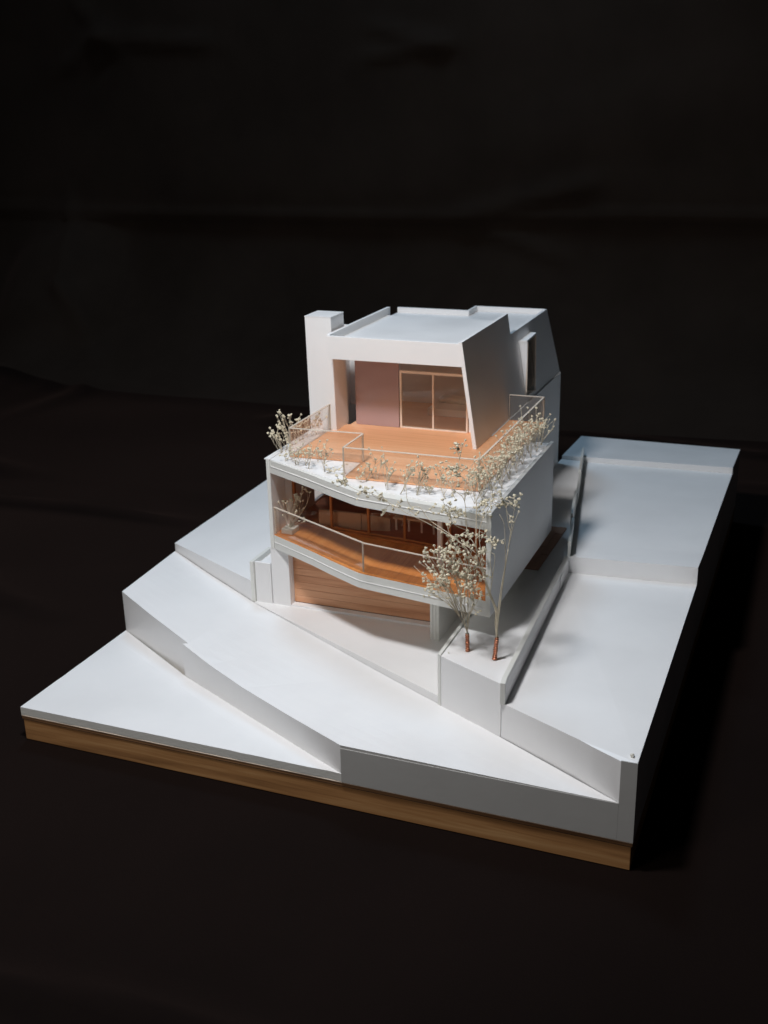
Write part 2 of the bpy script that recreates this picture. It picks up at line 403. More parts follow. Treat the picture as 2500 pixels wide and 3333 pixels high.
bw = thing("boundary_wall", (0.47, 0.2, 0.1), "long low white wall plate along the right side of the planter", "wall")
MB().slab([(0.4768, 0.0556, 0.0995), (0.4768, 0.0556, 0.1200), (0.4762, 0.0640, 0.1215), (0.4642, 0.3518, 0.1208), (0.4642, 0.3518, 0.0995)], (-0.0042, -0.0004, 0)).build("wall_board", [EDGE], bw)
MB().slab([(0.47705, 0.0562, 0.0995), (0.47705, 0.0562, 0.1192), (0.47645, 0.0644, 0.1208), (0.46445, 0.3518, 0.1200), (0.46445, 0.3518, 0.0995)], (-0.0004, 0, 0)).build("wall_face", [WALLW], bw)

sw = thing("boundary_wall", (0.43, 0.54, 0.117), "thin stepped white wall crossing the upper right terrace", "wall")
def wy(y): return lerp(0.4628, 0.3962, (y - 0.351) / (0.735 - 0.351))
for (ya, yb, ta, tb, dx) in ((0.351, 0.435, 0.0167, 0.0160, 0), (0.4365, 0.530, 0.0205, 0.0185, -.0016), (0.5318, 0.628, 0.0150, 0.0135, 0), (0.6300, 0.735, 0.0160, 0.0110, -.0008)):
    g = lambda y: lerp(0.1210, 0.1108, (y - .351) / .372) if y < .72 else 0.1165
    MB().slab([(wy(ya) + dx, ya, 0.10), (wy(ya) + dx, ya, g(ya) + ta), (wy(yb) + dx, yb, g(yb) + tb), (wy(yb) + dx, yb, 0.10)], (0.0030, 0.0004, 0)).build("wall_board", [EDGE], sw, 0.0003)

# ------------------------------------------------------------------ HOUSE
h = thing("house_model", (0.3, 0.35, 0.0722), "white two storey house model with timber decks above a wooden garage door", "house")
P = lambda mb, name, mat, bev=0.0, parent=None, smooth=False: mb.build(name, mat, parent or h, bev, smooth)
# --- street level
P(MB().box(0.1408, 0.1452, 0.2252, 0.2700, 0.0700, 0.1215), "side_wall", [EDGE], 0.0003)
P(MB().box(0.1456, 0.1648, 0.2276, 0.2306, 0.0715, 0.1209), "side_panel", [WALLW], 0.0003)
P(MB().box(0.1454, 0.1665, 0.2308, 0.3190, 0.0900, 0.1160), "side_sheet", [WHITE])
P(MB().box(0.1655, 0.1868, 0.2286, 0.2420, 0.0715, 0.1389), "front_panel", [WALLW], 0.0003)
P(MB().box(0.1870, 0.3572, 0.2296, 0.2380, 0.0715, 0.0750), "door_sill", [WALLW], 0.0003)
door = P(MB().box(0.1869, 0.3572, 0.2402, 0.2420, 0.0735, 0.1389), "garage_door", [DARK])
zz = 0.0752; n = 8; hgt = (0.1388 - zz) / n
for i in range(n):
    MB().box(0.1872, 0.3570, 0.2384 + R.uniform(0, .00012), 0.2402, zz + i * hgt + .00015, zz + (i + 1) * hgt - .00012).build("plank", DOORW, door)
pier = P(MB().box(0.3574, 0.3670, 0.2030, 0.300, 0.0715, 0.1389), "pier", [WALLW])
for i in range(3): MB().box(0.3574 + i * .0033, 0.3574 + i * .0033 + .0029, 0.2012, 0.2029, 0.0715, 0.1389).build("board_edge", [EDGE], pier, .0002)
P(MB().box(0.3672, 0.4030, 0.2960, 0.300, 0.0715, 0.1389), "back_panel", [DOORW])
# --- balcony box
FRONT = [(0.1712, 0.2285), (0.2000, 0.2140), (0.2300, 0.1985), (0.2580, 0.1826), (0.2880, 0.1668), (0.2965, 0.1626), (0.3060, 0.1603), (0.3300, 0.1564), (0.3545, 0.1524), (0.3849, 0.1474), (0.4338, 0.1392)]
def slabpoly(back, x0=0.1712, x1=0.4338, off=0.0):
    return [(x, y + off) for x, y in FRONT] + [(x1, back), (x0, back)]
fl = P(MB().prism(slabpoly(0.376), 0.1391, 0.1464, 0), "floor_slab", [EDGE])
P(MB().prism(slabpoly(0.376, off=.0003), 0.1467, 0.1543, 0), "floor_slab", [EDGE])
P(MB().prism(slabpoly(0.372, off=.0009), 0.15435, 0.1553, 0), "balcony_deck", [BALC])
for za in (0.14645, 0.23185): P(MB().prism(slabpoly(0.30, off=-.0005), za, za + .0006, 0), "joint_highlight", [WALLW])  # white plates added to draw the highlight line between slab layers
P(MB().prism(slabpoly(0.376), 0.2246, 0.2318, 0), "ceiling_slab", [EDGE])
P(MB().prism(slabpoly(0.376, off=.0003), 0.2321, 0.2386, 0), "roof_slab", [EDGE])
SOIL = [(0.1714, 0.2296), (0.2050, 0.2142), (0.2350, 0.2000), (0.2600, 0.1890), (0.2800, 0.1815), (0.3050, 0.1745), (0.3400, 0.1660), (0.3800, 0.1560), (0.4336, 0.1425), (0.4336, 0.3758), (0.1714, 0.3758)]
P(MB().prism(SOIL, 0.23865, 0.2392), "roof_sheet", [WHITE])
lw = MB()   # left wall with a window hole at the back
for (y0, y1, z0, z1) in ((0.2285, 0.333, 0.1391, 0.2392), (0.362, 0.376, 0.1391, 0.2392), (0.333, 0.362, 0.1391, 0.158), (0.333, 0.362, 0.212, 0.2392)):
    lw.box(0.1668, 0.1710, y0, y1, z0, z1)
P(lw, "left_wall", [WALLW])
P(MB().box(0.1668, 0.1710, 0.2279, 0.22845, 0.1391, 0.2392), "wall_edge", [EDGE])
P(MB().box(0.1648, 0.1714, 0.2281, 0.3760, 0.23925, 0.2402), "wall_cap", [WALLW])
P(MB().box(0.4340, 0.4384, 0.1396, 0.3764, 0.1391, 0.2408), "right_wall", [WALLW])
P(MB().box(0.4339, 0.4385, 0.1388, 0.1396, 0.1391, 0.2408), "wall_edge", [EDGE])
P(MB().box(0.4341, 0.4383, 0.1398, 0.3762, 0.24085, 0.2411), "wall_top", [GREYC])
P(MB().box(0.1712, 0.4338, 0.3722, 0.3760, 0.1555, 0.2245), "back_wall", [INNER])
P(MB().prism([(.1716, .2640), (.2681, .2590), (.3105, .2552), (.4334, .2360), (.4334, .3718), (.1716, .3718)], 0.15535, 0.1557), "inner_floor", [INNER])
P(MB().box(0.3638, 0.3686, 0.2062, 0.2106, 0.1554, 0.2245), "column", [WALLW], .0003)
# glazing behind the balcony
GL = [(0.1790, 0.2618), (0.2230, 0.2608), (0.2681, 0.2562), (0.3105, 0.2525), (0.3618, 0.2440), (0.3920, 0.2390), (0.4335, 0.2330)]
gz = P(MB().slab([(GL[0][0], GL[0][1], .1554), (GL[-1][0], GL[-1][1], .1554), (GL[-1][0], GL[-1][1] + .003, .1554), (GL[0][0], GL[0][1] + .003, .1554)], (0, 0, .0022)), "balcony_window", [MULL])
for i, (x, y) in enumerate(GL[:-1]):
    wd = .0024 if i < 4 else .0036
    MB().box(x, x + wd, y - .0002, y + .0034, .1556, .2244).build("mullion", MULL, gz)
for (a, c) in zip(GL[:-1], GL[1:]):
    d_ = Vector((c[0] - a[0], c[1] - a[1], 0)).normalized(); nn = Vector((-d_.y, d_.x, 0)) * .0008
    off = Vector((0, .0012, 0)); a3 = Vector((a[0], a[1], 0)) + d_ * .0026 + off; c3 = Vector((c[0], c[1], 0)) - d_ * .0004 + off
    MB().slab([a3 + Vector((0, 0, .158)), c3 + Vector((0, 0, .158)), c3 + Vector((0, 0, .2244)), a3 + Vector((0, 0, .2244))], nn).build("pane", PANE, gz)
    MB().slab([a3 + Vector((0, -.0016, .1577)), c3 + Vector((0, -.0016, .1577)), c3 + Vector((0, -.0016, .1592)), a3 + Vector((0, -.0016, .1592))], Vector((0, .0022, 0))).build("bottom_rail", MULL, gz)
P(MB().box(0.1712, 0.1790, 0.2600, 0.2635, 0.1554, 0.2245), "wall_return", [WALLW])

def rail(path, z0, z1, name="glass_rail", t=0.0018, posts=True):
    """acrylic parapet: one sheet per stretch, cut edges as pale strips"""
    root = None
    for (a, c) in zip(path[:-1], path[1:]):
        A = Vector((a[0], a[1], 0)); C_ = Vector((c[0], c[1], 0)); d_ = (C_ - A).normalized(); nn = Vector((-d_.y, d_.x, 0)) * t
        Z = Vector((0, 0, 1))
        g = MB().slab([A + Z * z0, C_ + Z * z0, C_ + Z * (z1 - .0008), A + Z * (z1 - .0008)], nn).build(name, CLEAR, h)
        MB().slab([A - nn * .05 + Z * (z1 - .0008), C_ - nn * .05 + Z * (z1 - .0008), C_ - nn * .05 + Z * z1, A - nn * .05 + Z * z1], nn * 1.1).build("cut_edge", RIM, g)
        for q, s_ in ((A, 1), (C_, -1)):
            q2 = q + d_ * s_ * .0005
            MB().slab([q + Z * z0, q2 + Z * z0, q2 + Z * (z1 - .0009), q + Z * (z1 - .0009)], nn * .92).build("cut_edge", RIM, g)
rail([(0.1718, 0.2300), (0.3008, 0.1650)], 0.1554, 0.1862)
rail([(0.3014, 0.1644), (0.4334, 0.1412)], 0.1554, 0.1862)

# --- roof terrace
DK = [(0.1876, 0.2436), (0.2680, 0.2478), (0.2705, 0.1960), (0.4092, 0.1975), (0.4092, 0.3750), (0.1876, 0.3750)]
P(MB().prism(DK, 0.23965, 0.2410), "terrace_deck", [DECK])
P(MB().box(0.2000, 0.3676, 0.3752, 0.4950, 0.2380, 0.2409), "room_floor", [DECK])
P(MB().box(0.3680, 0.4092, 0.3762, 0.4478, 0.2385, 0.2410), "side_deck", [DECK])
P(MB().box(0.3692, 0.4105, 0.3766, 0.4484, 0.1150, 0.2384), "side_block", [WALLW])
rail([(0.1872, 0.3463), (0.1872, 0.2440)], 0.2398, 0.2712)
rail([(0.1872, 0.2434), (0.2690, 0.2472)], 0.2398, 0.2712)
rail([(0.2692, 0.2470), (0.2692, 0.1962)], 0.2398, 0.2712)
rail([(0.2694, 0.1962), (0.4094, 0.1978)], 0.2398, 0.2712)
rail([(0.4094, 0.1982), (0.4094, 0.4478)], 0.2398, 0.2712)
rail([(0.4094, 0.4484), (0.3684, 0.4484)], 0.2398, 0.2712)

# --- upper storey
tw = MB(); b0 = [(0.1634, 0.3465), (0.1957, 0.3465), (0.1955, 0.3818), (0.1634, 0.3818)]; b1 = [(0.1617, 0.3465), (0.1931, 0.3465), (0.1931, 0.3818), (0.1617, 0.3818)]
tw.add([(*p, 0.2397) for p in b0] + [(*p, 0.3680) for p in b1], [(3, 2, 1, 0), (4, 5, 6, 7), (0, 1, 5, 4), (1, 2, 6, 5), (2, 3, 7, 6), (3, 0, 4, 7)])
tower = P(tw, "chimney", [WALLW], .0004)
MB().box(0.1614, 0.1934, 0.3462, 0.3821, 0.3681, 0.3689).build("chimney_cap", [WHITE], tower)
# leaning side wall
LT = lambda z: lerp(0.3678, 0.3511, (z - .2408) / (.3544 - .2408))
P(MB().slab([(LT(.2411), .3235, .2411), (LT(.3544), .3235, .3544), (LT(.3544), .4962, .3544), (LT(.3302), .4962, .3302), (LT(.3302), .672, .3302), (LT(.2412), .7018, .2412)], (-.0042, 0, -.0004)), "leaning_wall", [WALLW])
P(MB().slab([(LT(.2413) - .0001, .3229, .2413), (LT(.3543) - .0001, .3229, .3543), (LT(.3543) - .0041, .3229, .3538), (LT(.2413) - .0041, .3229, .2413)], (0, .0005, 0)), "wall_edge", [WALLW])
P(MB().slab([(.1980, .3227, .3531), (.1983, .3227, .3344), (.2004, .3227, .3282), (.3534, .3227, .3286), (.3482, .3227, .3527)], (0, .0040, 0)), "fascia", [WALLW], .0002)
P(MB().prism([(.1965, .3270), (.3475, .3270), (.3475, .4985), (.1965, .4985)], .3395, .3452), "roof", [WHITE])
P(MB().box(.1962, .2004, .3268, .5062, .3390, .3540), "parapet", [WALLW], .0003)
P(MB().box(.2006, .3480, .3230, .3266, .3395, .3444), "ceiling_edge", [WALLW])
# rear mass
P(MB().prism([(.1605, .4990), (.3545, .4990), (.3550, .6680), (.2600, .6680), (.2600, .6370), (.1605, .6370)], .3180, .3236), "rear_roof", [WHITE])
P(MB().box(.1605, .2605, .6335, .6372, .3150, .3305), "parapet", [WALLW], .0003)
P(MB().box(.2572, .2608, .6374, .6722, .3150, .3305), "parapet", [WALLW], .0003)
P(MB().box(.2610, .3520, .6688, .6722, .3150, .3304), "parapet", [WALLW], .0003)
P(MB().box(.1605, .1645, .3820, .6334, .1050, .3178), "rear_left_wall", [WALLW])
P(MB().slab([(.1650, .702, .105), (.3640, .702, .105), (.3640, .702, .24), (.3500, .6735, .317), (.1650, .6735, .317)], (0, -.004, 0)), "rear_wall", [WALLW])
P(MB().box(.3648, .3689, .3768, .7020, .1115, .2411), "rear_right_wall", [WALLW])
# interior of the upper room
P(MB().box(.1950, .3485, .4920, .4955, .2412, .3390), "room_wall", [WALLW])
P(MB().box(.3300, .3485, .4400, .4430, .2412, .3390), "room_wall", [WALLW])
P(MB().box(.1500, .2040, .4600, .4630, .2410, .3385), "light_well_wall", [WALLW])
# upper windows
uw = P(MB().box(.2600, .3396, .3790, .3822, .2411, .2426), "terrace_window", [FRAMEW])
for xa, xb in ((.2600, .2621), (.2985, .3003), (.3380, .3396)): MB().box(xa, xb, .3792, .3822, .2427, .3044).build("mullion", [FRAMEW], uw)
MB().box(.2600, .3520, .3788, .3824, .3045, .3072).build("top_rail", [FRAMEW], uw)
for xa, xb, za, zb in ((.2622, .2984, .2427, .3044), (.3004, .3379, .2427, .3044), (.2610, .3530, .3073, .3394)):
    MB().box(xa, xb, .3800, .3808, za, zb).build("pane", [REFL_PANE], uw)
P(MB().slab([(.3400, .3830, .2411), (.3630, .3830, .2411), (.3560, .3830, .2900), (.3400, .3830, .2900)], (0, .002, 0)), "jamb_panel", [WALLW])
P(MB().box(.2062, .2590, .3788, .3802, .2411, .3394), "film_screen", [SCREEN])
# window box on the leaning wall
wb = P(MB().slab([(LT(.3168) + .0002, .5256, .3168), (.3684, .5215, .3190), (.3684, .5650, .3202), (LT(.3168) + .0002, .5810, .3172)], (0, 0, -.0022)), "window_box", [WALLW])
MB().slab([(LT(.3150) + .0003, .5262, .3146), (.3684, .5220, .3167), (.3684, .5238, .2560), (LT(.2500) + .0005, .5270, .2500)], (0, .0016, 0)).build("side_cheek", [WALLW], wb)
MB().slab([(LT(.3150) + .0003, .5790, .3146), (.3684, .5640, .3178), (.3684, .5690, .2470), (LT(.2470) + .0005, .5810, .2470)], (0, -.0016, 0)).build("side_cheek", [WALLW], wb)
for (p, q) in (((.3679, .5240, .3165), (.3679, .5238, .2560)), ((.3679, .5632, .3172), (.3679, .5672, .2475)), ((.3679, .5238, .2560), (.3679, .5672, .2475))):
    MB().tube([p, q], .0011, k=4).build("frame", [FRAMEW], wb)
MB().slab([(.3676, .5240, .3166), (.3676, .5238, .2500), (.3676, .5672, .2470), (.3676, .5630, .3176)], (-.0008, 0, 0)).build("pane", [REFL_PANE], wb)
MB().slab([(LT(.315) + .0006, .5290, .3140), (LT(.25) + .0006, .5290, .2500), (LT(.25) + .0006, .5660, .2500), (LT(.315) + .0006, .5620, .3140)], (.0004, 0, 0)).build("inner_panel", [GREYC], wb)

# ------------------------------------------------------------------ furniture seen through the glazing
s = thing("sofa", (.232, .276, .1553), "pale card sofa behind the balcony windows", "sofa")
MB().box(.2060, .2560, .2680, .2720, .1554, .1745).build("backrest", [SOFAM], s, .0006)
MB().box(.2060, .2560, .2722, .2900, .1554, .1640).build("seat", [SOFAM], s, .0006)
MB().slab([(.2565, .2690, .1554), (.2860, .2760, .1554), (.2860, .2760, .1700), (.2565, .2690, .1740)], (0, .003, 0)).build("end_screen", [SOFAM], s)
t_ = thing("table", (.310, .290, .1553), "small pale table on white legs behind the right balcony windows", "table")
MB().box(.288, .336, .280, .306, .1690, .1708).build("tabletop", [SOFAM], t_)
for (x, y) in ((.290, .282), (.3325, .282), (.290, .3025), (.3325, .3025), (.3045, .282), (.3190, .282)):
    MB().box(x, x + .0018, y, y + .0018, .1554, .1690).build("leg", [WALLW], t_)
bd = thing("bed", (.300, .455, .2412), "low pale bed inside the upper terrace window", "bed")
MB().box(.2720, .3240, .4380, .4850, .2411, .2500).build("bed_frame", [WALLW], bd, .0008)
MB().box(.2760, .3200, .4640, .4830, .2501, .2560).build("pillow", [FOAM], bd, .002)

# ------------------------------------------------------------------ crumbs left on the boards
def crumb(loc, r, label):
    bm = bmesh.new(); bmesh.ops.create_icosphere(bm, subdivisions=2, radius=r)
    for v in bm.verts: v.co *= 1 + .35 * noise.noise(v.co * 900)
    me = bpy.data.meshes.new("crumb"); bm.to_mesh(me); bm.free(); me.materials.append(FOAM)
    o = bpy.data.objects.new("crumb", me); COL.objects.link(o); o.location = loc
    tag(o, label, "crumb", "crumbs on the boards")
crumb((.5840, .0050, .0640), .0017, "tiny white crumb in the sharp right tip of the road")
crumb((.5940, .0075, .1030), .0018, "small lump of dried glue on the front right terrace corner")
crumb((.4115, .0985, .1178), .0009, "speck on the planter top near its left front corner")

